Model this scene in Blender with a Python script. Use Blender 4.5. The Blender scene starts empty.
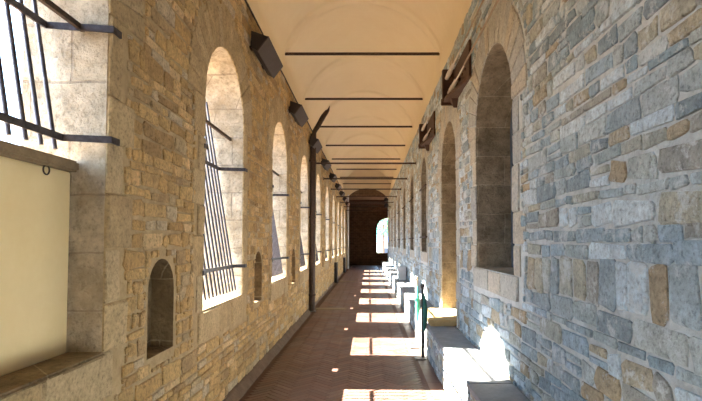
import bpy, bmesh, math, random
from mathutils import Vector, Matrix
R = random.Random(7)
C = bpy.context.scene.collection
PI = math.pi

# ---------------------------------------------------------------- layout (metres)
XL, XR = -1.33, 1.12          # inner faces of the two walls
XLO, XRO = -1.76, 1.62        # outer faces
ZW = 4.10                     # top of bare masonry
YB, YP, YE = -5.0, 29.5, 34.0 # back wall, portal, end wall
P = 2.8                       # bay length
LW = [(4.62 + P*k, 0.62, 0.955, 2.67) for k in range(-3, 9)]   # left windows: centre, half width, sill, springing
W0 = 1.89
LW = [(c if abs(c-1.82) > .01 else W0, a, b, d) for c, a, b, d in LW]
NI = [3.22 + P*k for k in range(-2, 9)]                        # slit niches
RW = [(4.52, 0.67, 1.25, 2.61)] + [(10.12 + P*k, 0.52, 1.32, 2.72) for k in range(0, 7)] + [(-1.2, .62, 1.25, 2.61)]
DOOR = (7.02, 0.655, 0.43, 2.55)
XB, ZB = 0.77, 0.43           # bench front face, bench top

# ---------------------------------------------------------------- helpers
class MB:
    def __init__(s): s.v=[]; s.f=[]; s.m=[]; s.sm=[]
    def add(s, vs, fs, mi=0, smooth=False):
        o=len(s.v); s.v += [tuple(v) for v in vs]
        for f in fs: s.f.append(tuple(i+o for i in f)); s.m.append(mi); s.sm.append(smooth)
    def box(s, x0,x1,y0,y1,z0,z1, mi=0, bev=0.0):
        if bev<=0:
            vs=[(x,y,z) for x in (x0,x1) for y in (y0,y1) for z in (z0,z1)]
            fs=[(0,1,3,2),(4,6,7,5),(0,4,5,1),(2,3,7,6),(0,2,6,4),(1,5,7,3)]
            s.add(vs,fs,mi)
        else:
            bm=bmesh.new(); bmesh.ops.create_cube(bm,size=1)
            for v in bm.verts: v.co=Vector(((x0+x1)/2+v.co.x*(x1-x0),(y0+y1)/2+v.co.y*(y1-y0),(z0+z1)/2+v.co.z*(z1-z0)))
            bmesh.ops.bevel(bm,geom=bm.edges[:],offset=bev,segments=2,affect='EDGES')
            s.bm(bm,mi)
    def bm(s,bm,mi=0,smooth=False):
        bm.verts.index_update()
        s.add([v.co[:] for v in bm.verts],[[v.index for v in f.verts] for f in bm.faces],mi,smooth); bm.free()
    def tube(s, pts, rad, n=10, mi=0, smooth=True, flat=None):
        pts=[Vector(p) for p in pts]; rs = rad if isinstance(rad,(list,tuple)) else [rad]*len(pts)
        rings=[]; 
        d0=(pts[1]-pts[0]).normalized(); up=Vector((0,0,1)) if abs(d0.z)<.9 else Vector((1,0,0))
        for i,p in enumerate(pts):
            a=pts[max(i-1,0)]; b=pts[min(i+1,len(pts)-1)]; d=(b-a).normalized()
            u=d.cross(up).normalized(); w=u.cross(d).normalized()
            rings.append([p+(u*math.cos(2*PI*k/n+PI/n)*(flat[0] if flat else 1)+w*math.sin(2*PI*k/n+PI/n)*(flat[1] if flat else 1))*rs[i] for k in range(n)])
        vs=[v for r in rings for v in r]; fs=[]
        for i in range(len(rings)-1):
            for k in range(n): fs.append((i*n+k,i*n+(k+1)%n,(i+1)*n+(k+1)%n,(i+1)*n+k))
        s.add(vs,fs,mi,smooth)
        s.add(rings[0],[tuple(range(n))],mi); s.add(rings[-1],[tuple(reversed(range(n)))],mi)
    def lathe(s, base, axis, prof, n=14, mi=0):
        base=Vector(base); d=Vector(axis).normalized(); up=Vector((0,0,1)) if abs(d.z)<.9 else Vector((1,0,0))
        u=d.cross(up).normalized(); w=u.cross(d)
        vs=[base+d*t+(u*math.cos(2*PI*k/n)+w*math.sin(2*PI*k/n))*r for t,r in prof for k in range(n)]
        fs=[(i*n+k,i*n+(k+1)%n,(i+1)*n+(k+1)%n,(i+1)*n+k) for i in range(len(prof)-1) for k in range(n)]
        fs+= [tuple(range(n)), tuple((len(prof)-1)*n+k for k in reversed(range(n)))]
        s.add(vs,fs,mi,True)
    def build(s, name, mats, parent=None, fix=True):
        me=bpy.data.meshes.new(name); me.from_pydata(s.v,[],s.f)
        if not isinstance(mats,(list,tuple)): mats=[mats]
        for m in mats: me.materials.append(m)
        me.polygons.foreach_set('material_index',s.m); me.polygons.foreach_set('use_smooth',s.sm)
        me.update()
        if fix:
            bm=bmesh.new(); bm.from_mesh(me); bmesh.ops.recalc_face_normals(bm,faces=bm.faces[:]); bm.to_mesh(me); bm.free()
        o=bpy.data.objects.new(name,me); C.objects.link(o)
        if parent is not None: o.parent=parent
        return o
def tag(o,label=None,cat=None,group=None,kind=None):
    if label: o['label']=label
    if cat: o['category']=cat
    if group: o['group']=group
    if kind: o['kind']=kind
    return o
def empty(name,loc,label,cat,group=None):
    o=bpy.data.objects.new(name,None); C.objects.link(o); o.location=loc; return tag(o,label,cat,group)
def copy_tree(o,parent=None):
    c=o.copy(); C.objects.link(c); c.parent=parent
    for ch in list(o.children): copy_tree(ch,c)
    return c
def struct(o): o['kind']='structure'; return o

# ---------------------------------------------------------------- materials
def nodes(name):
    m=bpy.data.materials.new(name); m.use_nodes=True; nt=m.node_tree; nt.nodes.clear()
    out=nt.nodes.new('ShaderNodeOutputMaterial'); b=nt.nodes.new('ShaderNodeBsdfPrincipled'); nt.links.new(b.outputs[0],out.inputs[0])
    return m,nt,b
def N(nt,t,**k):
    n=nt.nodes.new(t)
    for a,v in k.items(): setattr(n,a,v)
    return n
def objco(nt):
    return N(nt,'ShaderNodeTexCoord').outputs['Object']
def noise(nt,co,scale,detail=4,rough=.55):
    n=N(nt,'ShaderNodeTexNoise'); n.inputs['Scale'].default_value=scale; n.inputs['Detail'].default_value=detail; n.inputs['Roughness'].default_value=rough
    nt.links.new(co,n.inputs['Vector']); return n.outputs['Fac']
def ramp(nt,fac,stops,interp='LINEAR'):
    r=N(nt,'ShaderNodeValToRGB'); r.color_ramp.interpolation=interp; e=r.color_ramp.elements
    while len(e)<len(stops): e.new(.5)
    for i,(p,c) in enumerate(stops): e[i].position=p; e[i].color=(c[0],c[1],c[2],1) if not isinstance(c,float) else (c,c,c,1)
    nt.links.new(fac,r.inputs['Fac']); return r.outputs['Color']
def mix(nt,a,b,fac,mode='MIX'):
    m=N(nt,'ShaderNodeMix',data_type='RGBA',blend_type=mode)
    for sock,v in ((0,fac),(6,a),(7,b)):
        if hasattr(v,'links') : nt.links.new(v,m.inputs[sock])
        else: m.inputs[sock].default_value = v if isinstance(v,float) else (v[0],v[1],v[2],1)
    return m.outputs[2]
def bump(nt,b,h,strength=.4,dist=.01):
    n=N(nt,'ShaderNodeBump'); n.inputs['Strength'].default_value=strength; n.inputs['Distance'].default_value=dist
    nt.links.new(h,n.inputs['Height']); nt.links.new(n.outputs[0],b.inputs['Normal'])
def math_(nt,op,a,b):
    m=N(nt,'ShaderNodeMath',operation=op)
    for i,v in enumerate((a,b)):
        if hasattr(v,'links'): nt.links.new(v,m.inputs[i])
        else: m.inputs[i].default_value=v
    return m.outputs[0]
def stone_mat(name,cols,spread=.5,rough=.9,bs=.6,wear=None):
    m,nt,b=nodes(name); co=objco(nt)
    g=N(nt,'ShaderNodeNewGeometry'); rnd=g.outputs['Random Per Island']
    base=ramp(nt,rnd,[(i/len(cols),c) for i,c in enumerate(cols)],'CONSTANT')
    n1=noise(nt,co,9,6,.65); n2=noise(nt,co,45,5,.7)
    v=ramp(nt,n1,[(.25,(1-spread*.9,)*3),(.75,(1+spread*.5,)*3)])
    c=mix(nt,base,v,1.0,'MULTIPLY')
    v2=ramp(nt,n2,[(.32,(.50,.50,.50)),(.46,(.98,.98,.98)),(.68,(1.28,1.28,1.28))])
    c=mix(nt,c,v2,.9,'MULTIPLY')
    if wear:
        f=ramp(nt,noise(nt,co,5.5,6,.75),[(.54,0.0),(.62,1.0)])
        f=math_(nt,'MULTIPLY',f,.75)
        c=mix(nt,c,wear,f)
    nt.links.new(c,b.inputs['Base Color']); b.inputs['Roughness'].default_value=rough
    bump(nt,b,math_(nt,'ADD',math_(nt,'MULTIPLY',n1,1.5),n2),min(1,bs*1.6),.022)
    return m
def plain_noise(name,c0,c1,scale=6,rough=.85,bs=.25,metal=0.0,dist=.006,fine=40):
    m,nt,b=nodes(name); co=objco(nt); n=noise(nt,co,scale,6,.6); n2=noise(nt,co,fine,4,.6)
    c=ramp(nt,math_(nt,'ADD',math_(nt,'MULTIPLY',n,.7),math_(nt,'MULTIPLY',n2,.3)),[(.35,c0),(.65,c1)])
    nt.links.new(c,b.inputs['Base Color']); b.inputs['Roughness'].default_value=rough; b.inputs['Metallic'].default_value=metal
    bump(nt,b,math_(nt,'ADD',n,n2),bs,dist); return m
def ashlar_mat(name,cA,cB,mortar,row=.29,wid=.42,stain=None):
    # dressed blocks on reveals: courses follow height, joints follow depth
    m,nt,b=nodes(name); co=objco(nt)
    sep=N(nt,'ShaderNodeSeparateXYZ'); nt.links.new(co,sep.inputs[0])
    cmb=N(nt,'ShaderNodeCombineXYZ')
    wob=math_(nt,'MULTIPLY',math_(nt,'SUBTRACT',noise(nt,co,5,3),.5),.03)
    nt.links.new(math_(nt,'ADD',math_(nt,'ADD',sep.outputs[0],math_(nt,'MULTIPLY',sep.outputs[1],1.0)),wob),cmb.inputs[0])
    nt.links.new(math_(nt,'ADD',sep.outputs[2],wob),cmb.inputs[1])
    br=N(nt,'ShaderNodeTexBrick'); nt.links.new(cmb.outputs[0],br.inputs['Vector'])
    br.inputs['Scale'].default_value=1; br.inputs['Mortar Size'].default_value=.006; br.inputs['Mortar Smooth'].default_value=.3
    br.inputs['Brick Width'].default_value=wid; br.inputs['Row Height'].default_value=row
    br.inputs['Color1'].default_value=(*cA,1); br.inputs['Color2'].default_value=(*cB,1); br.inputs['Mortar'].default_value=(*mortar,1)
    n1=noise(nt,co,7,6,.65); n2=noise(nt,co,40,5,.7)
    c=mix(nt,br.outputs['Color'],ramp(nt,n1,[(.3,(.55,.52,.47)),(.7,(1.3,1.3,1.28))]),1.0,'MULTIPLY')
    c=mix(nt,c,ramp(nt,n2,[(.32,(.55,.55,.55)),(.46,(1,1,1)),(.7,(1.2,1.2,1.2))]),.8,'MULTIPLY')
    if stain: c=mix(nt,c,stain,math_(nt,'MULTIPLY',ramp(nt,noise(nt,co,2.1,5,.7),[(.5,0.0),(.64,1.0)]),.6))
    nt.links.new(c,b.inputs['Base Color']); b.inputs['Roughness'].default_value=.92
    h=math_(nt,'ADD',math_(nt,'MULTIPLY',br.outputs['Fac'],-1.2),math_(nt,'ADD',n1,n2)); bump(nt,b,h,.9,.02)
    return m
LC=[(.45,.315,.15),(.50,.365,.185),(.40,.28,.135),(.55,.42,.23),(.46,.335,.175),(.38,.285,.165),(.42,.345,.225),(.49,.35,.17),(.34,.24,.125),(.58,.46,.28),(.44,.32,.16),(.46,.40,.30),(.52,.38,.19),(.48,.34,.17),(.53,.39,.21)]
RC=[(.29,.345,.37),(.56,.59,.60),(.62,.63,.62),(.37,.42,.45),(.40,.425,.42),(.47,.46,.41),(.33,.36,.37),(.56,.59,.60),(.42,.39,.32),(.27,.30,.31),(.44,.35,.24),(.38,.40,.38),(.50,.50,.47),(.62,.64,.64),(.36,.32,.27),(.34,.38,.40),(.46,.40,.30),(.40,.29,.18),(.43,.44,.42)]
LC=[tuple(min(.8,q*1.25*t) for q,t in zip(c,(1.03,.98,.88))) for c in LC]; RC=[tuple(min(.85,q*1.22*t) for q,t in zip(c,(.90,1.0,1.07))) for c in RC]  # hue gap between the walls: warm bounce and cool skylight put into colour
M={}
M['stL']=stone_mat('tan_rubble',LC,.42)
M['stR']=stone_mat('grey_rubble',RC,.5,wear=(.70,.74,.75))
M['quL']=stone_mat('tan_dressed_stone',[(.50,.375,.205),(.54,.415,.235),(.46,.345,.19),(.51,.40,.24)],.3,bs=.4)
M['quR']=stone_mat('grey_dressed_stone',[(.48,.47,.42),(.44,.44,.41),(.50,.46,.38),(.42,.43,.42)],.3,bs=.4)
M['moL']=plain_noise('tan_mortar',(.40,.30,.165),(.56,.43,.25),11,.95,.8,dist=.02)
M['moR']=plain_noise('pale_mortar',(.48,.50,.49),(.68,.70,.68),11,.95,.8,dist=.02)
M['jaL']=ashlar_mat('tan_reveal_blocks',(.58,.51,.41),(.50,.43,.33),(.40,.34,.27),.29,.40,stain=(.44,.33,.20))
M['jaW']=ashlar_mat('weathered_shaded_blocks',(.24,.17,.09),(.29,.215,.125),(.42,.34,.21),.42,.5,stain=(.19,.13,.07))  # weathered brown for the sill bed; niche shade is darkened into it too
M['jaR']=ashlar_mat('brown_reveal_blocks',(.34,.285,.21),(.27,.235,.18),(.42,.38,.30),.30,.55)
M['plaster']=plain_noise('cream_vault_plaster',(.85,.735,.53),(.89,.785,.585),1.6,.95,.12,dist=.01,fine=9)
M['panel']=plain_noise('cream_panel_render',(.84,.68,.38),(.89,.74,.45),2.2,.95,.25,dist=.006,fine=25)
M['iron']=plain_noise('dark_iron',(.030,.026,.030),(.075,.070,.085),25,.42,.3,.5)
M['rust']=plain_noise('brown_iron',(.035,.020,.014),(.085,.050,.034),25,.6,.3,.3)
M['lampb']=plain_noise('brown_lamp_metal',(.050,.036,.032),(.075,.056,.050),12,.55,.1)
M['lampd']=plain_noise('dark_lamp_metal',(.020,.014,.012),(.030,.022,.018),12,.6,.1)
M['wood']=plain_noise('dark_brown_wood',(.045,.020,.011),(.085,.038,.020),8,.6,.4)
M['porc']=plain_noise('grey_white_ceramic',(.55,.50,.44),(.68,.63,.56),12,.45,.1)
M['cable']=plain_noise('dark_cable',(.05,.04,.03),(.09,.07,.05),20,.7,.1)
M['conduit']=plain_noise('tan_conduit',(.26,.20,.14),(.34,.27,.19),20,.6,.1)
M['slab']=plain_noise('grey_bench_slab',(.19,.20,.215),(.28,.29,.30),7,.8,.4,dist=.008)
M['thresh']=plain_noise('ochre_step_stone',(.50,.36,.17),(.62,.46,.24),9,.95,.6,dist=.02)
M['skirt']=plain_noise('worn_plinth_plaster',(.11,.07,.045),(.20,.13,.085),8,.9,.6,dist=.01)
M['teal']=plain_noise('teal_fabric',(.03,.30,.24),(.06,.42,.35),14,.8,.4)
M['dteal']=plain_noise('dark_green_fabric',(.015,.10,.085),(.03,.17,.14),14,.8,.4)
M['black']=plain_noise('black_metal',(.012,.012,.014),(.025,.025,.028),14,.5,.1)
M['white']=plain_noise('white_metal',(.55,.55,.55),(.7,.7,.7),14,.5,.1)
M['blotch']=plain_noise('tan_blotch',(.36,.22,.09),(.5,.33,.15),30,.9,.4)
M['plate']=plain_noise('grey_plate',(.20,.19,.17),(.28,.27,.25),14,.6,.2)
M['grate']=plain_noise('dull_brass_plate',(.20,.16,.09),(.36,.30,.18),18,.5,.3,.4)
M['greybox']=plain_noise('light_grey_box',(.68,.72,.74),(.78,.81,.82),6,.6,.1)
M['bluepaint']=plain_noise('blue_grey_paint',(.03,.06,.10),(.05,.09,.14),9,.5,.1)
M['dark']=plain_noise('dark_board',(.02,.018,.016),(.04,.034,.028),9,.8,.2)
M['leaf']=plain_noise('leaf_green',(.10,.30,.10),(.25,.50,.22),3,.8,.2)
M['leafd']=plain_noise('leaf_blue_green',(.05,.22,.16),(.12,.38,.28),3,.8,.2)
M['bark']=plain_noise('bark',(.10,.07,.05),(.18,.13,.09),8,.9,.5)
M['facade']=plain_noise('pale_facade',(.60,.60,.60),(.75,.74,.72),2,.9,.1)
M['bluesh']=plain_noise('blue_awning',(.04,.16,.45),(.07,.24,.58),4,.7,.1)
M['roof']=plain_noise('terracotta_roof',(.35,.16,.09),(.48,.24,.14),6,.9,.4)
def glass_mat():
    m,nt,b=nodes('window_glass'); b.inputs['Base Color'].default_value=(.05,.10,.16,1); b.inputs['Roughness'].default_value=.08
    b.inputs['Specular IOR Level'].default_value=.6; return m
M['glass']=glass_mat()
def endwall():
    m,nt,b=nodes('brown_brick_end_wall'); co=objco(nt)
    sep=N(nt,'ShaderNodeSeparateXYZ'); nt.links.new(co,sep.inputs[0]); cmb=N(nt,'ShaderNodeCombineXYZ')
    nt.links.new(math_(nt,'ADD',sep.outputs[0],sep.outputs[1]),cmb.inputs[0]); nt.links.new(sep.outputs[2],cmb.inputs[1])
    br=N(nt,'ShaderNodeTexBrick'); nt.links.new(cmb.outputs[0],br.inputs['Vector']); br.inputs['Scale'].default_value=1
    br.inputs['Brick Width'].default_value=.3; br.inputs['Row Height'].default_value=.11; br.inputs['Mortar Size'].default_value=.012
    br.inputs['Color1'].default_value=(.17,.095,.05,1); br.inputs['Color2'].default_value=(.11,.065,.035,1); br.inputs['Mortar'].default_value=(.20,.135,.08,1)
    nt.links.new(mix(nt,br.outputs['Color'],ramp(nt,noise(nt,co,4),[(.3,(.7,.7,.7)),(.7,(1.3,1.3,1.3))]),1.0,'MULTIPLY'),b.inputs['Base Color'])
    b.inputs['Roughness'].default_value=.95; return m
M['endb']=endwall()
def brickfloor():
    m,nt,b=nodes('terracotta_floor_brick'); co=objco(nt)
    g=N(nt,'ShaderNodeNewGeometry')
    base=ramp(nt,g.outputs['Random Per Island'],[(0,(.150,.080,.060)),(.25,(.175,.095,.070)),(.5,(.130,.072,.056)),(.75,(.165,.092,.072)),(.9,(.20,.12,.09))],'CONSTANT')
    n1=noise(nt,co,2.5,6,.6); n2=noise(nt,co,30,4,.6)
    c=mix(nt,base,ramp(nt,n1,[(.3,(.75,.75,.75)),(.7,(1.25,1.22,1.2))]),1.0,'MULTIPLY')
    nt.links.new(c,b.inputs['Base Color'])
    nt.links.new(ramp(nt,n1,[(.3,(.36,)*3),(.7,(.55,)*3)]),b.inputs['Roughness'])
    bump(nt,b,n2,.2,.004); return m
M['fbrick']=brickfloor()
M['fmortar']=plain_noise('floor_joint',(.12,.07,.053),(.16,.095,.072),20,.9,.3)

# ---------------------------------------------------------------- rubble generator (plane x = X, stones face sgn*x)
def in_arch(y,z,c,hw,z0,zs,g):
    """inside an arched opening grown by g"""
    if z<z0-g: return False
    if z<=zs: return abs(y-c)<hw+g
    return (y-c)**2+(z-zs)**2<(hw+g)**2
def stone(mb,X,sgn,y0,y1,z0,z1,rnd,prot=.014,j=.012,mi=0,mort=.007,cham=None):
    y0+=mort;y1-=mort;z0+=mort;z1-=mort
    if y1-y0<.02 or z1-z0<.02: return
    w,h=y1-y0,z1-z0; c=cham if cham is not None else min(w,h)*rnd.uniform(.10,.26)
    pts=[(y0+c,z0),(y1-c,z0),(y1,z0+c),(y1,z1-c),(y1-c,z1),(y0+c,z1),(y0,z1-c),(y0,z0+c)]
    jj=min(j,w*.16,h*.17)
    pts=[(a+rnd.uniform(-jj,jj),b+rnd.uniform(-jj,jj)) for a,b in pts]
    cy,cz=(y0+y1)/2,(z0+z1)/2; k=min(.014,min(w,h)*.16)
    p=prot*rnd.uniform(.6,1.35); ty=rnd.uniform(-.03,.03); tz=rnd.uniform(-.05,.05)
    out=[(X-sgn*.01,a,b) for a,b in pts]; mid=[(X+sgn*max(.003,p*.65),a,b) for a,b in pts]
    inn=[]
    for a,b in pts:
        d=math.hypot(a-cy,b-cz); s=max(0,1-k/d)
        a2,b2=cy+(a-cy)*s,cz+(b-cz)*s
        inn.append((X+sgn*max(.004,p+ty*(a2-cy)+tz*(b2-cz)),a2,b2))
    vs=out+mid+inn; fs=[]
    for r in (0,8):
        for i in range(8): fs.append((r+i,r+(i+1)%8,r+8+(i+1)%8,r+8+i))
    ctr=len(vs); vs.append((X+sgn*(p+.003),cy,cz))
    for i in range(8): fs.append((16+i,16+(i+1)%8,ctr))
    mb.add(vs,fs,mi)
def rubble(mb,X,sgn,ya,yb,z0,z1,blocked,rnd,hr=(.085,.19),wr=(.10,.40),soldier=None,prot=.014,j=.012):
    z=z0
    while z<z1-.03:
        h=rnd.uniform(*hr)
        if soldier and z<soldier[0] and z+h>soldier[0]-.05: h=soldier[0]-z
        sold = soldier and abs(z-soldier[0])<.005
        if sold: h=soldier[1]-soldier[0]
        if z+h>z1-.05: h=z1-z
        y=ya+rnd.uniform(-.1,0)
        while y<yb:
            w=rnd.uniform(*wr)*(.6+h/hr[1]*.5)
            if sold and y<3.7: w=rnd.uniform(.09,.2)
            e=min(y+w,yb); y_s=max(y,ya)
            def place(a,b,zz0,zz1,depth=0):
                if b-a<.035 or zz1-zz0<.035: return
                test=[(a+(b-a)*i/4,zz0+(zz1-zz0)*k/3) for i in range(5) for k in range(4)]
                hit=sum(blocked(*t) for t in test)
                if hit==0:
                    stone(mb,X,sgn,a,b,zz0,zz1,rnd,prot=prot,j=j); return
                if hit==len(test) or depth>=4: return
                if (b-a)>=(zz1-zz0): m_=(a+b)/2; place(a,m_,zz0,zz1,depth+1); place(m_,b,zz0,zz1,depth+1)
                else: m_=(zz0+zz1)/2; place(a,b,zz0,m_,depth+1); place(a,b,m_,zz1,depth+1)
            # occasional split stone in two thin ones / wavering bed
            dz=.012*math.sin(y*1.7+z*9)
            if h>.10 and w<.3 and not sold and rnd.random()<.28:
                q=rnd.uniform(.4,.6)*h; place(y_s,e,z+dz,z+q+dz); place(y_s,e,z+q+dz,z+h+dz)
            else: place(y_s,e,z+dz,z+h+dz)
            y=e
        z+=h
def surround(mb,X,sgn,c,hw,z0,zs,rnd,mi,zlow,row=.29,rout=.38,nv=21,sillh=.24):
    z=zlow
    k=0
    while z<zs-.02:
        h=min(row*rnd.uniform(.8,1.25),zs-z)
        if zs-z-h<.1: h=zs-z
        for s in (-1,1):
            w=(.26 if (k+(s>0))%2 else .15)*rnd.uniform(.85,1.15)
            a,b=(c-hw-w,c-hw) if s<0 else (c+hw,c+hw+w)
            stone(mb,X,sgn,a+(.005 if s>0 else 0)-.005,b+(.0 if s>0 else .005),z,z+h,rnd,prot=.014,j=.004,mi=mi,mort=.004,cham=.008)
        z+=h; k+=1
    # voussoirs
    for i in range(nv):
        a0=PI*i/nv; a1=PI*(i+1)/nv; ro=hw+rout*rnd.uniform(.85,1.1); ri=hw+.002; g=.006
        pts=[]
        for (r,a) in ((ri,a0+g/ri),(ro,a0+g/ro),(ro,a1-g/ro),(ri,a1-g/ri)): pts.append((c+r*math.cos(a),zs+r*math.sin(a)))
        p=.012*rnd.uniform(.7,1.3)
        cy=sum(q[0] for q in pts)/4; cz=sum(q[1] for q in pts)/4
        out=[(X-sgn*.01,*q) for q in pts]; mid=[(X+sgn*p*.7,*q) for q in pts]
        inn=[(X+sgn*p,cy+(q[0]-cy)*.95,cz+(q[1]-cz)*.95) for q in pts]
        fs=[(r+i2,r+(i2+1)%4,r+4+(i2+1)%4,r+4+i2) for r in (0,4) for i2 in range(4)]+[(8,9,10,11)]
        mb.add(out+mid+inn,fs,mi)
    # blocks under the sill
    if sillh:
        y=c-hw-.1; 
        while y<c+hw+.1-.05:
            w=rnd.uniform(.35,.6); e=min(y+w,c+hw+.1)
            if c+hw+.1-e<.15: e=c+hw+.1
            stone(mb,X,sgn,y,e,z0-sillh,z0-.002,rnd,prot=.014,j=.004,mi=mi,mort=.004,cham=.008); y=e
def arch_prism(x0,x1,c,hw,z0,zs,n=20,hw2=None):
    """closed prism of an arched opening between x0 and x1"""
    def ring(x,h): return [(x,c-h,z0),(x,c+h,z0)]+[(x,c+h*math.cos(PI*i/n),zs+h*math.sin(PI*i/n)) for i in range(n+1)]
    a=ring(x0,hw); b=ring(x1,hw2 if hw2 else hw); m=len(a)
    fs=[tuple(range(m)),tuple(reversed(range(m,2*m)))]+[(i,i+m,(i+1)%m+m,(i+1)%m) for i in range(m)]
    return a+b,fs
def cut(obj,cutter_mb):
    cu=cutter_mb.build('cutter',[],None)
    md=obj.modifiers.new('b','BOOLEAN'); md.operation='DIFFERENCE'; md.solver='EXACT'; md.object=cu
    dg=bpy.context.evaluated_depsgraph_get(); me=bpy.data.meshes.new_from_object(obj.evaluated_get(dg))
    obj.modifiers.clear(); old=obj.data; obj.data=me
    bpy.data.objects.remove(cu); 
    return obj

# ================================================================= LEFT WALL
b=MB(); b.box(XLO,XL,YB,YE,-.02,ZW)
wl=b.build('wall_left',[M['moL'],M['jaL'],M['jaW']])
cb=MB()
for c,hw,z0,zs in LW:
    v,f=arch_prism(XLO-.2,XL+.2,c,hw,z0,zs); cb.add(v,f)
wl=cut(wl,cb)
cb=MB()
for c in NI:
    v,f=arch_prism(XL-.15,XL+.2,c,.2,.80,1.20,12); cb.add(v,f)
wl=cut(wl,cb)
cb=MB()
for c in NI[1:]:
    v=[(XL+.05,c-.08,.80),(XL+.05,c+.08,.80),(XL+.05,c+.08,1.22),(XL+.05,c-.08,1.22),(XLO-.1,c-.06,.80),(XLO-.1,c+.06,.80),(XLO-.1,c+.06,1.24),(XLO-.1,c-.06,1.24)]
    if c>4: cb.add(v,[(0,1,2,3),(7,6,5,4),(0,4,5,1),(1,5,6,2),(2,6,7,3),(3,7,4,0)])
wl=cut(wl,cb)
def reassign(o,xf,low_y=None):
    for p in o.data.polygons:
        p.material_index = 0 if abs(p.normal.x)>.9 and abs(p.center.x-xf)<.01 else 1
reassign(wl,XL)
for p in wl.data.polygons:
    if p.material_index==1 and p.center.z<1.45 and p.center.x>XLO+.02 and any(abs(p.center.y-c)<.21 for c in NI): p.material_index=2  # niche faces get the darker blocks: recess shade put into the colour
# rubble face
sb=MB(); rl=random.Random(3)
def blkL(y,z):
    for c,hw,z0,zs in LW:
        if abs(y-c)<1.3:
            if z>zs:
                if in_arch(y,z,c,hw,z0,zs,.36): return True
            elif abs(y-c)<hw+.19 and z>z0-.24: return True
            elif abs(y-c)<hw+.10 and z>z0-.25: return True
    for c in NI:
        if in_arch(y,z,c,.2,.79,1.20,.012): return True
    return False
rubble(sb,XL,1,YB,YP,0.0,ZW,blkL,rl,hr=(.05,.125),wr=(.09,.36),prot=.012,j=.016)
for c,hw,z0,zs in LW: surround(sb,XL,1,c,hw,z0,zs,rl,1,z0)
fl=sb.build('wall_left_masonry',[M['stL'],M['quL']],fix=True)
# join facing stones to the wall: one structure object
def join(a,bb):
    me=a.data; bm=bmesh.new(); bm.from_mesh(me); n0=len(me.materials)
    for m in bb.data.materials: me.materials.append(m)
    nf=len(bm.faces); bm.from_mesh(bb.data); bm.faces.ensure_lookup_table()
    for f in bm.faces[nf:]: f.material_index+=n0
    bm.to_mesh(me); bm.free(); bpy.data.objects.remove(bb)
join(wl,fl); struct(wl)

# ================================================================= RIGHT WALL
b=MB(); b.box(XR,XRO+.25,YB,YP+.4,-.02,ZW)
wr=b.build('wall_right',[M['moR'],M['jaR']])
cb=MB()
for c,hw,z0,zs in RW:
    v,f=arch_prism(XR-.2,XR+.385,c,hw,z0,zs); cb.add(v,f)
v,f=arch_prism(XR-.2,XR+.5,*DOOR); cb.add(v,f)
wr=cut(wr,cb); reassign(wr,XR)
sb=MB(); rr=random.Random(11)
def blkR(y,z):
    for c,hw,z0,zs in RW+[DOOR]:
        if abs(y-c)<1.5:
            g=.36 if hw>.6 else .2
            if z>zs:
                if in_arch(y,z,c,hw,z0,zs,g): return True
            elif abs(y-c)<hw+.19 and z>z0-.2: return True
    return z<ZB-.04
rubble(sb,XR,-1,YB,YP,ZB-.06,ZW,blkR,rr,hr=(.05,.13),wr=(.10,.40),soldier=(1.18,1.42),prot=.012,j=.016)
for c,hw,z0,zs in RW: surround(sb,XR,-1,c,hw,z0,zs,rr,1,z0,rout=.38 if hw>.6 else .22,nv=19,sillh=.2)
surround(sb,XR,-1,*DOOR,rr,1,ZB,sillh=0)
fr=sb.build('wall_right_masonry',[M['stR'],M['quR']]); join(wr,fr); struct(wr)

# ================================================================= FLOOR
fb=MB(); fb.box(XLO,XR+1.4,YB,YE+.3,-.12,-.004,0)
W_,L_=.068,.272; s2=math.sqrt(.5)
def fbrick(a0,a1,b0,b1):
    g=.0035; a0+=g;a1-=g;b0+=g;b1-=g
    cy=(a0+a1)/2; cz=(b0+b1)/2
    X=(cy-cz)*s2; Y=(cy+cz)*s2
    if X<XL+.06 or X>XB-.20 or Y<YB+.1 or Y>YE-.05: return
    q=[(a0,b0),(a1,b0),(a1,b1),(a0,b1)]
    q=[((a-b_)*s2,(a+b_)*s2) for a,b_ in q]
    z=R.uniform(-.0006,.0006)
    vs=[(min(x,XB),y,z) for x,y in q]+[(min(x,XB),y,-.006) for x,y in q]
    fb.add(vs,[(0,1,2,3),(0,4,5,1),(1,5,6,2),(2,6,7,3),(3,7,4,0)],1)
for j in range(-12,13):
    for i in range(-80,520):
        ox,oy=(i+4*j),(i-4*j)
        fbrick(ox*W_,(ox+4)*W_,oy*W_,(oy+1)*W_); fbrick(ox*W_,(ox+1)*W_,(oy+1)*W_,(oy+5)*W_)
y=YB+.1
while y<YP:                       # border course beside the bench
    e=y+.272; fb.add([(XB-.145,y+.004,.001),(XB-.004,y+.004,.001),(XB-.004,e-.004,.001),(XB-.145,e-.004,.001)],[(0,1,2,3)],1); y=e
fl=fb.build('floor',[M['fmortar'],M['fbrick']]); struct(fl)

# plinth along the left wall
pb=MB()
prof=[(XL-.01,-.01),(XL-.01,.09),(XL+.03,.075),(XL+.085,.012),(XL+.09,-.01)]
rings=[]; y=YB
while y<=YP:
    k=1 if y<11 else .45
    rings.append([(XL-.01+(x-XL+.01)*k*R.uniform(.92,1.06) if x>XL else x,y,z*R.uniform(.9,1.1)*(1 if y<11 else .8)) for x,z in prof]); y+=.25
vs=[v for r in rings for v in r]; n=len(prof)
pb.add(vs,[(i*n+k,(i+1)*n+k,(i+1)*n+k+1,i*n+k+1) for i in range(len(rings)-1) for k in range(n-1)])
struct(pb.build('baseboard_left',M['skirt']))

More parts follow.
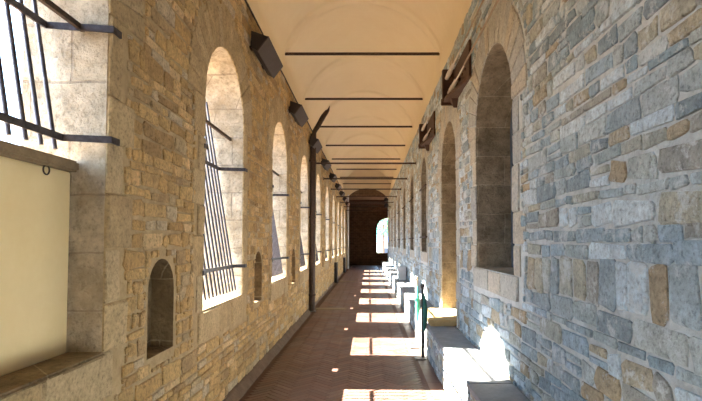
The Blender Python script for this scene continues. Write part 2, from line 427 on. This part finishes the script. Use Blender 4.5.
# ================================================================= CEILING
cxv=-.12; SP=4.88
def vault_profile(y):
    t=((y-8.82)/P)%1.0; dome=math.sin(PI*t)**.8
    pts=[(XL-.03,ZW)]
    hwv=1.40; rise=.95
    pts+=[(XL-.09,ZW+.3),(XL-.155,ZW+.55)]
    for i in range(25):
        a=PI-PI*i/24
        # segmental arc
        Rr=(hwv*hwv+rise*rise)/(2*rise); half=math.asin(hwv/Rr); th=-half+2*half*i/24
        x=cxv+Rr*math.sin(th); z=SP+rise-Rr+Rr*math.cos(th)
        up=.19*dome*math.cos(th/half*PI/2)**.7 if i not in (0,24) else 0
        dy=abs(((y-8.82+P/2)%P)-P/2)
        if dy<.165: x-=.02*math.sin(th); z-=.02*math.cos(th)
        pts.append((x,z+up))
    pts+=[(XR+.12,ZW+.55),(XR+.07,ZW+.3),(XR+.02,ZW)]
    return pts
cbm=MB(); ys=[]; y=YB
ys=sorted(set([round(YB+i*.14,3) for i in range(int((YP-YB)/.14)+1)]+[round(8.82+P*k,3) for k in range(-4,8)]+[round(8.82+P*k+d,3) for k in range(-4,8) for d in (-.17,-.16,.16,.17)]+[YP]))
ys=[q for q in ys if YB<=q<=YP]
rg=[[(x,q,z) for x,z in vault_profile(q)] for q in ys]; n=len(rg[0])
cbm.add([v for r in rg for v in r],[(i*n+k,i*n+k+1,(i+1)*n+k+1,(i+1)*n+k) for i in range(len(rg)-1) for k in range(n-1)],0,True)
# solid mass above the vault
cbm.box(XLO,XL-.21,YB,YP+.4,ZW,6.1); cbm.box(XR+.18,XRO+.25,YB,YP+.4,ZW,6.1); cbm.box(XLO,XRO+.25,YB,YP+.4,6.1,6.3)
cbm.box(XLO,XL-.02,YB,YP+.4,ZW,ZW+.02); cbm.box(XR+.015,XRO+.25,YB,YP+.4,ZW,ZW+.02)
ce=cbm.build('ceiling',M['plaster'],fix=False); struct(ce)

# back wall, portal and end room
b=MB(); b.box(XLO,XRO+.25,YB-.3,YB,-.1,6.3); struct(b.build('wall_back',M['moL']))
b=MB(); b.box(XL-.2,XR+.2,YP,YP+.35,3.6,6.09)
pt=b.build('wall_portal',M['plaster'])
cb=MB(); n=24; hw=1.24; z_s=4.15; rise=.62; Rr=(hw*hw+rise*rise)/(2*rise); hf=math.asin(hw/Rr); cx=(XL+XR)/2
pts=[(cx-hw,3.5)]+[(cx+Rr*math.sin(-hf+2*hf*i/n),z_s+rise-Rr+Rr*math.cos(-hf+2*hf*i/n)) for i in range(n+1)]+[(cx+hw,3.5)]
m_=len(pts); cb.add([(x,YP-.2,z) for x,z in pts]+[(x,YP+.6,z) for x,z in pts],[tuple(range(m_)),tuple(reversed(range(m_,2*m_)))]+[(i,i+m_,(i+1)%m_+m_,(i+1)%m_) for i in range(m_)])
pt=cut(pt,cb); struct(pt)
XE=2.5
b=MB(); b.box(XLO,XE+.3,YE,YE+.4,-.1,5.3)
we=b.build('wall_end',M['endb'])
cb=MB(); hw=.76; c=1.28; zs=2.44
ring=[(c-hw,.82),(c+hw,.82)]+[(c+hw*math.cos(PI*i/20),zs+hw*math.sin(PI*i/20)) for i in range(21)]; m_=len(ring)
cb.add([(x,YE-.2,z) for x,z in ring]+[(x,YE+.6,z) for x,z in ring],[tuple(range(m_)),tuple(reversed(range(m_,2*m_)))]+[(i,i+m_,(i+1)%m_+m_,(i+1)%m_) for i in range(m_)])
we=cut(we,cb); struct(we)
b=MB(); b.box(XE,XE+.3,YP+.35,YE,-.1,5.3); b.box(XR+.75,XE+.3,YP+.1,YP+.4,-.1,5.3); struct(b.build('wall_side',M['endb']))
b=MB(); b.box(XL-.2,XL+.02,YP+.36,YE,-.02,5.3); struct(b.build('trim_1',M['endb']))
b=MB(); b.box(XLO,XE+.3,YP+.35,YE+.4,4.3,5.3); struct(b.build('wall_lintel',M['endb']))
b=MB(); b.box(XL-.05,XE,YP+3.0,YP+3.35,4.05,4.3)
tag(b.build('ceiling_beam',M['wood']),'dark beam crossing the dim ceiling beyond the end arch','beam')

# ================================================================= W0 parapet
t=empty('window_parapet',(XL-.2,W0,.955),'cream rendered low wall filling the nearest opening on the left wall','wall')
b=MB(); b.box(-.21,.0+.03,-.615,.615,.001,.90,0,.006); b.build('rendered_panel',M['panel'],t)
b=MB(); b.box(-.235,.075,-.617,.617,.90,.955,0,.012); b.build('coping',plain_noise('brown_coping',(.20,.14,.08),(.32,.24,.14),9,.9,.5,dist=.01),t)
b=MB(); n=14
b.tube([(.045+.0,.40+.022*math.cos(2*PI*i/n),.882+.022*math.sin(2*PI*i/n)) for i in range(n+1)],.004,6); b.build('iron_ring',M['rust'],t)
# worn sill bed of the nearest opening
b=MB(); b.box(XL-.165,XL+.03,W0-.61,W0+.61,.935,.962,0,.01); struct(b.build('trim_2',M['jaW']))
# bright window sills
k=3
for c,hw,z0,zs in LW:
    if c>3 :
        b=MB(); b.box(XLO+.02,XL+.004,c-hw+.004,c+hw-.004,z0-.03,z0+.006,0,.006)
        struct(b.build('trim_%d'%k,M['quL'])); k+=1

# ================================================================= window grilles
def rail(zz,x,ya,yb,mode,fx):
    """flat iron rail; 'return': bends back to the masonry at both ends and is tabbed on the wall face"""
    if mode=='straight': return [(x,ya,zz),(x,yb,zz)]
    return [(fx,ya-.07,zz),(fx,ya+.006,zz),(x,ya+.04,zz),(x,yb-.06,zz),(fx,yb-.006,zz),(fx,yb+.07,zz)]
def flatbar(mb,pts,h=.017,t=.006):
    pts=[Vector(p) for p in pts]
    vs=[];fs=[]
    for i,p in enumerate(pts):
        a=pts[max(i-1,0)]; b_=pts[min(i+1,len(pts)-1)]
        d=(b_-a); d.z=0; d.normalize(); nrm=Vector((-d.y,d.x,0))
        for s1,s2_ in ((-1,-1),(1,-1),(1,1),(-1,1)): vs.append(p+nrm*t*s1+Vector((0,0,h*s2_)))
    for i in range(len(pts)-1):
        for k in range(4): fs.append((i*4+k,i*4+(k+1)%4,(i+1)*4+(k+1)%4,(i+1)*4+k))
    fs+=[(0,1,2,3),tuple((len(pts)-1)*4+q for q in (3,2,1,0))]
    mb.add(vs,fs)
ordn=['nearest','second','third','fourth','fifth','sixth','seventh','eighth','ninth','tenth']
def xlean(z): return XL-.035-(z-1.0)*.165
def make_grille(rails,zb,zt,label):
    t=empty('window_grille',(XL,0,0),label,'window grille','iron grilles in the left wall openings')
    for i in range(11):
        y=-.52+i*.104
        b=MB(); b.tube([(xlean(zb)-XL,y,zb),(xlean(zt)-XL,y,zt)],.0105,8); b.build('bar',M['iron'],t)
    for z in rails:
        b=MB(); flatbar(b,[(x,y,zz) for x,y,zz in rail(z,xlean(z)-XL+.018,-.62,.62,'return',.030)]); b.build('rail',M['iron'],t)
    b=MB(); flatbar(b,[(-.13,-.622,2.59),(-.13,.622,2.59)],.014,.010); b.build('rail',M['rust'],t)
    return t
g0=make_grille([2.02,2.585],1.955,3.1,'iron grille leaning outward above the cream low wall of the nearest opening'); g0.location.y=W0
gp=make_grille([2.27,1.262],1.02,2.96,'x')
i=0; first=True
for c,hw,z0,zs in LW:
    if c<3: continue
    o=gp if first else copy_tree(gp); first=False
    o.location.y=c; i+=1
    o['label']='slanting iron grille in the %s arched opening from the camera on the left wall'%ordn[i]
o=copy_tree(gp); o.location.y=LW[1][0]; o['label']='slanting iron grille in the arched opening behind the camera'

# right wall windows: blue painted frame and dark pane set deep in the recess
RWv=[w for w in RW if w[0]>0]
for k,(c,hw,z0,zs) in enumerate(RW):
    X=XR+.355; b=MB()
    def arc(x,h,dz): return [(x,c-h,z0+dz),(x,c+h,z0+dz)]+[(x,c+h*math.cos(PI*i/18),zs+h*math.sin(PI*i/18)) for i in range(19)]
    a=arc(X,hw-.002,.002); a2=arc(X+.028,hw-.002,.002); i1=arc(X,hw-.06,.06); i2=arc(X+.028,hw-.06,.06); m_=len(a)
    fs=[]
    for q in range(m_):
        r=(q+1)%m_
        fs+=[(q,r,2*m_+r,2*m_+q),(q,m_+q,m_+r,r),(2*m_+q,2*m_+r,3*m_+r,3*m_+q)]
    b.add(a+a2+i1+i2,fs); b.box(X,X+.028,c-.02,c+.02,z0+.05,zs+hw-.05); b.box(X,X+.028,c-hw+.05,c+hw-.05,zs-.02,zs+.02)
    w=b.build('window_%d'%(k+1),M['bluepaint']); struct(w)
    b=MB(); b.add([(X+.022,y,z) for _,y,z in arc(0,hw-.05,.05)],[tuple(range(m_))]); b.build('pane',M['glass'],w)
# recess rail bars in the small far windows
for k,(c,hw,z0,zs) in enumerate(RWv[1:]):
    for nm,z in (('lower',1.62),('upper',2.62)):
        b=MB(); b.tube([(XR-.03,c-hw-.05,z),(XR-.03,c+hw+.05,z)],.016,8)
        for s in (-1,1): b.tube([(XR-.03,c+s*(hw+.045),z),(XR+.02,c+s*(hw+.045),z)],.014,6)
        tag(b.build('iron_rail',M['rust']),'%s iron rail across the %s recessed window on the right wall'%(nm,ordn[k+1]),'rail','iron rails across the right wall windows')
# door in the right wall doorway
c,hw,z0,zs=DOOR; X=XR+.46; b=MB()
ring=[(c-hw+.002,z0+.09),(c+hw-.002,z0+.09)]+[(c+(hw-.002)*math.cos(PI*i/18),zs+(hw-.002)*math.sin(PI*i/18)) for i in range(19)]; m_=len(ring)
b.add([(X,y,z) for y,z in ring]+[(X+.038,y,z) for y,z in ring],[tuple(range(m_)),tuple(reversed(range(m_,2*m_)))]+[(i,i+m_,(i+1)%m_+m_,(i+1)%m_) for i in range(m_)])
for q in range(5): b.box(X-.012,X,c-hw+.03+q*.25,c-hw+.03+q*.25+.22,z0+.12,zs)
d=b.build('door_1',M['wood']); struct(d)
b=MB(); b.tube([(X-.012,c+.45,1.45),(X-.06,c+.45,1.45),(X-.06,c+.36,1.45)],.01,8); b.build('door_handle',M['black'],d)
b=MB(); b.box(XB+.012,XR+.46,6.46,7.68,ZB+.001,.507,0,.012)
tag(b.build('door_step',M['thresh']),'ochre stone step lying on the bench in front of the doorway','step')

# ================================================================= bench
t=empty('stone_bench',((XB+XR)/2,2,0),'long grey stone bench running along the foot of the right wall','bench')
ox,oy=t.location.x,t.location.y
b=MB(); b.box(XB+.004,XR-.02,YB+.01,YP,0.0,ZB-.05,0)
rb=random.Random(5)
rubble(b,XB+.004,-1,YB+.01,YP,.0,ZB-.055,lambda y,z:False,rb,hr=(.07,.13),wr=(.08,.26),prot=.010,j=.010)
# the rubble helper writes material 0; remap: first 6 faces mortar
b.m=[0]*6+[1]*(len(b.f)-6)
b.v=[(x-ox,y-oy,z) for x,y,z in b.v]
b.build('bench_base',[M['moR'],M['stR']],t)
y=YB+.01
while y<YP-.01:
    e=min(y+rb.uniform(1.1,1.7),YP-.01)
    if abs(e-5.9)<.9: e=6.44
    s=MB(); s.box(XB-.012-ox,XR-.018-ox,y+.003-oy,e-.003-oy,ZB-.05,ZB,0,.006); s.build('seat_slab',M['slab'],t); y=e
# light box on the bench
t=empty('utility_box',(.99,14.9,ZB),'light grey box standing on the stone bench far down the corridor','box')
b=MB(); b.box(-.125,.085,-.35,.35,.001,.35,0,.01); b.build('housing',M['greybox'],t)
b=MB(); b.box(-.135,.09,-.37,.37,.35,.385,0,.008); b.build('lid',M['greybox'],t)

# ================================================================= tie rods
i=0
for k in range(0,8):
    y=8.82+P*k
    b=MB(); b.tube([(-1.51,y,SP+.0),(1.27,y,SP+.0)],.027,10)
    b.lathe((-1.52,y,SP),(1,0,0),[(0,.05),(.012,.05),(.02,.03)],12); b.lathe((1.28,y,SP),(-1,0,0),[(0,.05),(.012,.05),(.02,.03)],12)
    tag(b.build('tie_rod',M['rust']),'dark iron tie rod at vault level, %s from the camera of the upper row'%ordn[k],'tie rod','upper row of tie rods under the vault')
for k in range(0,7):
    y=11.62+P*k
    b=MB(); b.tube([(XL-.05,y,3.36),(XR+.05,y,3.36)],.020,10)
    b.lathe((XL+.01,y,3.36),(1,0,0),[(0,.045),(.012,.045),(.02,.025)],12); b.lathe((XR-.01,y,3.36),(-1,0,0),[(0,.045),(.012,.045),(.02,.025)],12)
    tag(b.build('tie_rod',M['rust']),'dark iron tie rod between the walls, %s from the camera of the lower row'%ordn[k],'tie rod','lower row of tie rods between the walls')

# ================================================================= box lamps on the left wall
def lamp():
    t=empty('wall_floodlight',(XL,0,3.65),'x','lamp','brown box lamps along the left wall')
    sec=[(.05,.157),(.23,.093),(.115,-.060),(.045,-.020)]   # (x from wall, z)
    L=.45
    b=MB(); n=4
    b.add([(x,-L,z) for x,z in sec]+[(x,L,z) for x,z in sec],[(0,1,2,3),(7,6,5,4)]+[(i,i+4,(i+1)%4+4,(i+1)%4) for i in range(4)])
    b.build('housing',M['lampd'],t)
    # sloping front cover
    p0=Vector((.23,0,.093)); p1=Vector((.115,0,-.060)); nrm=Vector((p1.z-p0.z,0,-(p1.x-p0.x))).normalized()
    if nrm.x<0: nrm=-nrm
    b=MB(); vs=[]
    for q in (p0+(p0-p1)*.02,p1-(p0-p1)*.02):
        for yy in (-L-.005,L+.005):
            for off in (.001,.014): vs.append((q.x+nrm.x*off,yy,q.z+nrm.z*off))
    b.add(vs,[(0,1,3,2),(4,6,7,5),(0,4,5,1),(2,3,7,6),(0,2,6,4),(1,5,7,3)]); b.build('front_cover',M['lampb'],t)
    for s in (-.3,.3):
        b=MB(); b.box(-.005,.06,s-.02,s+.02,.0,.10); b.build('bracket',M['rust'],t)
    b=MB(); b.box(.05,.09,L,L+.03,-.02,.03); b.build('cable_gland',M['black'],t)
    return t
lp=lamp()
for k in range(0,9):
    o=lp if k==0 else copy_tree(lp)
    o.location.y=5.80+P*k-(.12*k if k<3 else .24)
    o['label']='brown box lamp high on the left wall, %s from the camera'%ordn[k]
# cable along wall top
b=MB(); b.tube([(XL+.02+R.uniform(-.004,.004),YB+.1+i*.7,ZW-.03+R.uniform(-.008,.008)) for i in range(49)],.011,6)
tag(b.build('cable',M['cable']),'thin dark cable running along the top of the left wall','cable')

# ================================================================= brown rail brackets on right wall
def fixture():
    t=empty('wooden_bracket',(XR-.012,0,3.24),'x','bracket','brown wooden brackets high on the right wall')
    b=MB(); b.box(-.03,-.004,-.50,.50,.06,.46,0,.004)
    for q in range(4):
        b.lathe((-.03,-.3+q*.17,.2),(-1,0,0),[(0,.018),(.012,.018),(.018,.008)],8)
    b.build('back_board',M['wood'],t)
    # bottom tray reaching out at the far end, pointed corbel under it
    b=MB(); vs=[(0,-.50,.05),(0,.50,.05),(-.15,.50,.05),(-.15,.34,.05)]
    b.add([(x-.004,y,z) for x,y,z in vs]+[(x-.004,y,z+.04) for x,y,z in vs],[(0,1,2,3),(7,6,5,4)]+[(i,i+4,(i+1)%4+4,(i+1)%4) for i in range(4)])
    b.box(-.185,-.004,.50,.535,.02,.10,0,.004); b.build('tray',M['wood'],t)
    b=MB(); b.add([(-.004,.30,.05),(-.09,.30,.05),(-.004,.44,.05),(-.09,.44,.05),(-.004,.37,-.05),(-.05,.37,-.05)],[(0,1,3,2),(0,2,4),(1,5,3),(0,4,5,1),(2,3,5,4)])
    b.build('corbel',M['wood'],t)
    for z in (.11,):
        b=MB(); b.box(-.155,-.004,.50,.53,.10,.45,0,.004); b.build('end_panel',M['wood'],t)
    b=MB(); b.box(-.17,-.15,.48,.545,.06,.46,0,.003); b.build('front_post',M['wood'],t)
    b=MB(); b.box(-.17,-.004,.48,.55,.45,.475,0,.004); b.build('top_cap',M['wood'],t)
    # two ceramic insulators lying along the wall
    for z,x in ((.17,-.085),(.36,-.115)):
        b=MB(); b.lathe((x,.48,z),(0,-1,.0),[(0,.012),(.0,.026),(.05,.026),(.06,.014),(.09,.014),(.10,.03),(.27,.03),(.28,.014),(.33,.014),(.34,.026),(.48,.022),(.50,.009),(.97,.008)],14)
        b.build('insulator',M['porc'],t)
    return t
fx=fixture(); fx.location.y=5.82; fx['label']='dark wooden bracket with pale spindles above the big right window, nearer of two'
o=copy_tree(fx); o.location.y=8.75; o['label']='dark wooden bracket with pale spindles, smaller looking one farther down the right wall'
for nm,x,z,r in (('lower',XR-.095,3.43,.010),('upper',XR-.125,3.62,.008)):
    b=MB(); b.tube([(x,YB+.2,z+.02),(x,1,z),(x,3,z),(x,5.31,z-.01)],r,8)
    for q in range(4): b.tube([(x,-3+q*2.2,z),(XR-.0,-3+q*2.2,z)],.006,6)
    tag(b.build('conduit',M['conduit']),'tan pipe along the right wall, %s of the two running to the bracket'%nm,'pipe')

# ================================================================= tall dark pipe on the left
t=empty('iron_pipe',(XL+.082,11.02,0),'tall dark iron pipe standing by the left wall, its top bent toward the vault','pipe')
b=MB(); b.tube([(0,0,.012),(.0,0,1.2),(.01,0,3.6),(.012,0,3.92)],.066,14); b.build('shaft',M['rust'],t)
b=MB(); b.tube([(.012,0,3.88),(.04,0,3.98),(.11,0,4.09),(.23,.0,4.31),(.31,0,4.42),(.345,0,4.46),(.37,0,4.55)],[.066,.072,.076,.078,.062,.036,.006],12,flat=(1,.7)); b.build('bent_top',M['rust'],t)
b=MB(); b.box(-.085,.085,-.085,.085,.001,.02,0,.004); b.build('foot_plate',M['plate'],t)
for z in (.35,2.05,3.3):
    b=MB(); b.box(-.068,.075,-.073,.073,z,z+.035); b.build('clamp',M['rust'],t)
# slim dark posts at the foot of the left wall
for k,(y,lb) in enumerate(((19.1,'nearer'),(25.5,'farther'))):
    b=MB(); b.box(XL+.025,XL+.13,y-.22,y+.22,.002,.74,0,.01); b.box(XL+.02,XL+.14,y-.24,y+.24,.74,.76,0,.004)
    tag(b.build('wall_cabinet',M['dark']),'low dark cabinet against the foot of the left wall, %s of the two'%lb,'cabinet')
b=MB(); b.tube([(XL+.12,29.0,.001),(XL+.12,29.0,4.3)],.045,10)
tag(b.build('downpipe',M['greybox']),'pale grey pipe in the corner beside the end arch','pipe')
# floor plates
for y,x1,lb in ((11.45,-.52,'nearer one beside the tall iron pipe'),(19.6,-.5,'farther one')):
    b=MB(); b.box(XL+.12,x1,y-.17,y+.17,.0015,.008,0,.002)
    for q in range(10): b.box(XL+.16+q*.066,XL+.18+q*.066,y-.14,y+.14,.008,.011)
    tag(b.build('floor_grate',M['grate']),'dull metal plate across the brick floor, %s'%lb,'floor grate','metal plates on the floor')

# ================================================================= barrier posts by the bench
def post(y,x,h,mat,cloth,label,lean):
    t=empty('barrier_post',(x,y,.001),label,'barrier post','posts with green cloth beside the bench')
    b=MB(); b.box(-.105,.032,-.10,.10,.0,.018,0,.004); b.build('base_plate',M['plate'],t)
    b=MB(); b.tube([(0,0,.018),(0,0,h-.05)],.019,10); b.lathe((0,0,h-.06),(0,0,1),[(0,.024),(.03,.028),(.05,.026),(.06,.012)],12); b.build('pole',mat,t)
    b=MB(); n=12; zs_=[.86,.80,.70,.60,.50,.42,.36]; rs=[.014,.026,.036,.042,.036,.026,.012]
    b.tube([(.01+lean*math.sin(i*.5),-.02,z*h) for i,z in enumerate(zs_)],rs,12,flat=(1,.8)); b.build('folded_cloth',cloth,t)
    return t
post(6.55,.70,.97,M['black'],M['dteal'],'black post with a dark green folded cloth beside the bench, the nearer one',.02)
post(7.25,.685,1.02,M['white'],M['teal'],'white post with a teal folded cloth beside the bench, the farther one',.0)
b=MB(); b.tube([(.742+.006*math.sin(i*2.1),7.0+.045*math.sin(i*1.3),.435-.0195*i) for i in range(22)],.011,6)  # wavy strand stands for brown blotches in the bench stone
tag(b.build('blotch',M['blotch']),'tan wavy strand for brown blotches on the bench front behind the posts','blotch')

# small lamp pair on the right at the far end
for z,lb in ((3.88,'upper'),(3.55,'lower')):
    b=MB(); b.lathe((XR-.14,28.6,z),(0,0,1),[(0,.04),(.0,.10),(.12,.12),(.2,.09),(.22,.03)],14); b.box(XR-.14,XR+.0,28.57,28.63,z+.08,z+.12)
    tag(b.build('wall_lantern',M['black']),'small black lamp at the far end of the right wall, %s of the pair'%lb,'lamp')

# ================================================================= outside the end window
b=MB(); b.box(-60,60,40,160,-12.2,-12); struct(b.build('ground',M['roof']))
def house(x,y,w,d,h,z,label,blue=False):
    t=empty('house',(x,y,-12),label,'house')
    b=MB(); b.box(-w/2,w/2,-d/2,d/2,0,12+z); b.build('walls',M['facade'],t)
    b=MB(); b.add([(-w/2-.5,-d/2-.5,12+z),(w/2+.5,-d/2-.5,12+z),(w/2+.5,d/2+.5,12+z),(-w/2-.5,d/2+.5,12+z),(-w/2,0,14+z),(w/2,0,14+z)],[(0,1,5,4),(2,3,4,5),(0,4,3),(1,2,5),(0,3,2,1)]); b.build('roof',M['roof'] if not blue else M['bluesh'],t)
    for r in range(3):
        for q in range(int(w//2)):
            b=MB(); b.box(-w/2+.6+q*2,-w/2+1.5+q*2,-d/2-.05,-d/2+.02,12+z-2.2-r*2.6,12+z-.8-r*2.6); b.build('window',M['bluepaint'],t)
house(3.6,72,9,8,0,1.6,'pale house with a blue roof seen through the end window',True)
house(8.5,110,14,10,0,3.6,'pale house with a tiled roof behind the blue roofed one')
def tree(x,y,zc,r,mat,label,seed):
    t=empty('tree',(x,y,-12),label,'tree'); rt=random.Random(seed)
    b=MB(); b.tube([(0,0,0),(.1,0,5),(0,.1,12+zc)],[.35,.25,.12],8); b.build('trunk',M['bark'],t)
    b=MB(); 
    for i in range(420):
        u=Vector((rt.gauss(0,1),rt.gauss(0,1),rt.gauss(0,1))).normalized()*r*rt.uniform(.45,1); s=r*.11
        p=u+Vector((0,0,12+zc)); a=Vector((rt.uniform(-1,1),rt.uniform(-1,1),rt.uniform(-1,1))).normalized(); c2=a.cross(Vector((.3,.5,.8))).normalized()
        b.add([p+a*s,p+c2*s*.6,p-a*s,p-c2*s*.6],[(0,1,2,3)])
    b.build('crown',mat,t)
tree(1.4,50,3.3,1.3,M['leafd'],'blue green tree top filling the upper left of the end window',1)
tree(3.3,64,4.6,1.9,M['leaf'],'light green tree top in the upper right of the end window',2)
tree(1.0,56,-.9,1.4,M['leaf'],'low green bush at the foot of the end window view',3)

# ================================================================= light
w=bpy.data.worlds.new('sky'); bpy.context.scene.world=w; w.use_nodes=True; nt=w.node_tree; nt.nodes.clear()
out=nt.nodes.new('ShaderNodeOutputWorld'); bg=nt.nodes.new('ShaderNodeBackground'); nt.links.new(bg.outputs[0],out.inputs[0])
tc=nt.nodes.new('ShaderNodeTexCoord'); sp=nt.nodes.new('ShaderNodeSeparateXYZ'); nt.links.new(tc.outputs['Generated'],sp.inputs[0])
r=nt.nodes.new('ShaderNodeValToRGB'); mp=nt.nodes.new('ShaderNodeMapRange'); mp.inputs[1].default_value=-1; mp.inputs[2].default_value=1
nt.links.new(sp.outputs[2],mp.inputs[0]); nt.links.new(mp.outputs[0],r.inputs[0])
e=r.color_ramp.elements; e[0].position=0; e[0].color=(.42,.27,.15,1); e[1].position=1; e[1].color=(.34,.60,1,1)
x=e.new(.485); x.color=(.50,.36,.23,1); x=e.new(.505); x.color=(.86,.93,1,1); x=e.new(.62); x.color=(.45,.71,1,1)
nt.links.new(r.outputs[0],bg.inputs[0]); bg.inputs[1].default_value=2.6
sd=bpy.data.lights.new('sun','SUN'); sd.energy=30; sd.angle=math.radians(.55); sd.color=(1,.93,.82)
so=bpy.data.objects.new('sun',sd); C.objects.link(so); so.rotation_euler=Vector((1,-.035,-.89)).to_track_quat('-Z','Y').to_euler()

# ================================================================= camera
cd=bpy.data.cameras.new('camera'); cam=bpy.data.objects.new('camera',cd); C.objects.link(cam)
pitch=math.radians(2.2); f=500
cam.location=(0,0,1.5); cam.rotation_euler=(PI/2+pitch,0,0)
cd.lens=36*f/702; cd.sensor_width=36; cd.sensor_fit='HORIZONTAL'
cd.shift_x=-(369-351)/702; cd.shift_y=((243-200.5)-f*math.tan(pitch))/702
cd.clip_start=.05; cd.clip_end=400
sc=bpy.context.scene; sc.camera=cam
sc.view_settings.view_transform='Standard'; sc.view_settings.look='None'; sc.view_settings.gamma=1; sc.view_settings.exposure=1.87
try: sc.view_settings.use_curve_mapping=False
except Exception: pass
